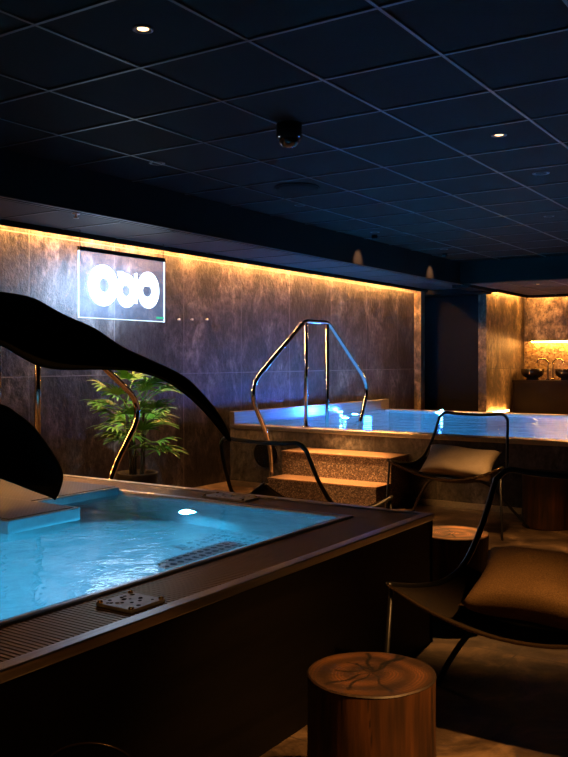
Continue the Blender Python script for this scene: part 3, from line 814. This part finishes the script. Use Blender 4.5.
stump('wooden tree stump stool half hidden behind the hot tub corner', (3.985, 1.64, 0), .172, .406, 12, 1, (.85, .58, .36))
stump('wooden tree stump stool at the right edge beside the raised pool', (6.50, 1.93, 0), .18, .410, 13, 2, (.78, .50, .30))

# ================================================================== PALM by the wall
def palm(label, loc):
    rnd = random.Random(5)
    t = thing('potted_palm', label, 'plant', loc)
    b = BM(); lathe(b, [(0, 0), (.13, 0), (.17, .32), (.175, .34), (.155, .34), (.15, .28), (0, .28)], 28); obj('pot', b, 'pot', t, True)
    stems = []
    for k in range(7):
        a = k*2.4; r0 = .05
        top = Vector((math.cos(a)*(.05+.05*rnd.random()), math.sin(a)*(.05+.05*rnd.random()), rnd.uniform(.55, .95)))
        b = BM(); tube(b, spline([(math.cos(a)*r0, math.sin(a)*r0, .27), (math.cos(a)*r0*1.2, math.sin(a)*r0*1.2, .5), top], 5), .010, 7); obj('stem', b, 'stemdark', t, True)
        stems.append(top)
    for k in range(42):
        s = stems[k % 7]; a = k*2.39996+rnd.uniform(-.3, .3)
        zz = s.z-.32*rnd.random() if k > 9 else s.z
        base = Vector((s.x*.8, s.y*.8, max(.45, zz)))
        out = rnd.uniform(.12, .24); rise = rnd.uniform(.02, .20) if k > 9 else rnd.uniform(.10, .24)
        hub = base+Vector((math.cos(a)*out, math.sin(a)*out, rise))
        b = BM(); tube(b, spline([base, base.lerp(hub, .5)+Vector((0, 0, .03)), hub], 4), .0035, 5)
        nl = rnd.randint(9, 11)                        # a fan of blunt leaflets
        d0 = (hub-base); d0.normalize()
        side = d0.cross(Vector((0, 0, 1))).normalized(); up = side.cross(d0).normalized()
        for i in range(nl):
            an = (i/(nl-1)-.5)*2.3
            ln = rnd.uniform(.19, .29)*(1-.25*abs(an)/1.15)
            d = (d0*math.cos(an)+side*math.sin(an)+up*.18).normalized(); sd = d.cross(up).normalized()
            prev = None
            for q in range(6):
                f = q/5; w = .0115*math.sin(PI*(f*.86+.08))**.7
                c = hub+d*ln*f-Vector((0, 0, 1))*ln*.45*f*f
                tri_ = [b.verts.new(c-sd*w), b.verts.new(c-up*.004*0+up*(-.35*w)), b.verts.new(c+sd*w)]
                if prev: b.faces.new((prev[0], prev[1], tri_[1], tri_[0])); b.faces.new((prev[1], prev[2], tri_[2], tri_[1]))
                prev = tri_
        obj('frond', b, 'palm', t, False)
    return t
palm('green fan palm in a dark pot against the tiled wall under the sign', (5.18, 4.86, 0))

# ================================================================== BIG DARK LEAVES in front
pl = thing('broad_leaf_plant', 'tall plant with two big dark drooping leaves at the left edge', 'plant', (.60, 1.33, 0))
b = BM(); lathe(b, [(0, 0), (.10, 0), (.135, .34), (.14, .36), (.12, .36), (.115, .31), (0, .31)], 28); obj('pot', b, 'pot', pl, True)
def big_leaf(up, lo, ts, bow, stem_from):
    n = 60
    U = spline([(*p, 0) for p in up], 14); Lw = spline([(*p, 0) for p in lo], 14)
    def at(Ls, f):
        i = f*(len(Ls)-1); k = min(int(i), len(Ls)-2); return Ls[k].lerp(Ls[k+1], i-k)
    b = BM()
    def f(u, v):
        a, c = at(U, u), at(Lw, u); p = a.lerp(c, v)
        t = ts[0]+(ts[1]-ts[0])*u + bow*(4*v*(1-v))*math.sin(PI*min(1, u*.9+.1))
        return ray(p.x, p.y, t)-pl.location
    grid(b, n, 14, f)
    o = obj('leaf', b, 'leafdark', pl, True); solidify(o, .0025)
    base = f(0, .5)
    b = BM(); tube(b, spline([stem_from, stem_from.lerp(base, .5)+Vector((-.04, .03, .10)), base, f(.12, .5), f(.3, .5)], 8), [.009]*20+[.006]*13, 8)
    obj('stem', b, 'stemdark', pl, True)
big_leaf([(-150, 312), (-60, 282), (0, 292), (32, 298), (62, 314), (95, 329), (122, 347), (152, 361), (184, 377), (204, 396), (219, 415), (228, 431), (231, 441)],
         [(-150, 316), (-90, 345), (-30, 338), (0, 345), (20, 356), (38, 365), (60, 369), (96, 369), (130, 370), (158, 377), (182, 391), (206, 413), (228, 440)], (1.28, 1.12), .035, Vector((.01, 0, .31)))
big_leaf([(-150, 396), (-60, 386), (0, 404), (16, 413), (30, 424), (42, 438), (52, 453), (59, 465), (62.5, 477), (59, 491), (55, 499)],
         [(-150, 400), (-80, 450), (-30, 466), (0, 478), (14, 483), (24, 487), (32, 490), (40, 493), (46, 495), (51, 497), (54.5, 499)], (1.24, 1.08), .03, Vector((-.01, .02, .31)))
big_leaf([(-330, 150), (-300, 60), (-270, -20), (-250, -90)], [(-328, 150), (-240, 80), (-220, -10), (-248, -90)], (1.3, 1.2), .03, Vector((0, -.02, .31)))

# ================================================================== PAIL at the bottom edge
pc = ray(90, 739, 1.80); pc.z = 0
pa = thing('pail', 'dark pail with thin arched handle at the foot of the hot tub', 'pail', (pc.x, pc.y, 0))
b = BM(); lathe(b, [(0, 0), (.085, 0), (.105, .365), (.109, .37), (.105, .374), (.100, .365), (.082, .01), (0, .01)], 30); obj('body', b, 'black_metal', pa, True)
q = [(RX[0]*.105*math.cos(a), RX[1]*.105*math.cos(a), .375+.075*math.sin(a)) for a in [PI*k/16 for k in range(17)]]
b = BM(); tube(b, q, .004, 6); obj('handle', b, 'edge_metal', pa, True)
for s in (-1, 1):
    b = BM(); lathe(b, [(0, .012), (.010, .010), (.012, 0), (0, 0)], 12, (RX[0]*.107*s, RX[1]*.107*s, .375)); obj('ear', b, 'brass', pa, True)

# ================================================================== LAMPS
def dl(name, p, power, size, blend=.6, col=WARM, to=None):
    return spot(name, (p[0], p[1], CZ-.03), to or (p[0], p[1], 0), power, size, blend, col, .035)
dl('downlight_lamp', LA, 14, 60)
dl('downlight_lamp', LB, 640, 70, .8)
dl('downlight_lamp', LS, 1050, 30, .6, to=(6.5, 3.75, 0))
dl('downlight_lamp', (1.85, -.45), 540, 34, 1, to=(2.2, .98, .25))
dl('downlight_lamp', (1.0, .75), 30, 44, 1, to=(1.3, 1.3, .3))          # unseen lamp added to bring out the pail
dl('downlight_lamp', (5.5, .95), 120, 66, .9)
dl('downlight_lamp', (4.35, 3.9), 330, 26, 1, (.9, .95, .9), to=(5.12, 4.8, 1.0))
spot('downlight_lamp', (LN.x, LN.y, SZ-.03), (LN.x, LN.y, 0), 12, 70, .6, AMBER)
for (x, y, z), e in zip(rl, (2, 3)): point('stand_in_glow', (x-(.05 if x > 9.5 else 0), y-(.05 if y > 5 else 0), z+.03), e, (.03, .15, 1.0), .02)  # stands in for blue light escaping from the water
spot('added_wall_beam', (8.95, 4.75, PZ+.03), (8.0, 5.4, 1.2), 45, 150, 1, (.02, .13, 1.0), .05)  # added lamp above the open water, washes the tiled wall blue
a = bpy.data.lights.new('sign_lamp', 'AREA'); a.energy = 26; a.color = (.40, .64, 1); a.shape = 'RECTANGLE'; a.size = .9; a.size_y = .4
o = bpy.data.objects.new('sign_lamp', a); COL.objects.link(o); o.location = (5.30, 5.14, H+.6); o.rotation_euler = (PI/2, 0, 0)
for (p, to, e) in (((ix1-.03, 2.72, WZ-.26), (2.3, 2.35, DZ), 360), ((ix1-.03, 2.72, WZ-.26), (2.9, 2.6, DZ), 760), ((2.0, iy0+.03, WZ-.28), (2.0, 3.2, DZ), 45), ((.3, iy0+.03, WZ-.28), (.6, 3.2, DZ), 25), ((2.1, iy1-.03, WZ-.25), (1.6, 2.6, DZ), 40)):
    spot('underwater_glow', p, to, e, 140, 1, (.045, .55, 1.0), .03)
for (x, y) in ((jx1-.1, 4.33), (jx1-.1, 1.7), (8.6, jy1-.3), (9.2, jy1-.1), (jx0+.1, 1.2), (jx0+.1, 3.0)):
    point('pool_glow', (x, y, PZ-.16), 360, (.03, .38, 1.0), .03)

w = bpy.data.worlds.new('world'); SC.world = w; w.use_nodes = True
w.node_tree.nodes['Background'].inputs[1].default_value = 0.0
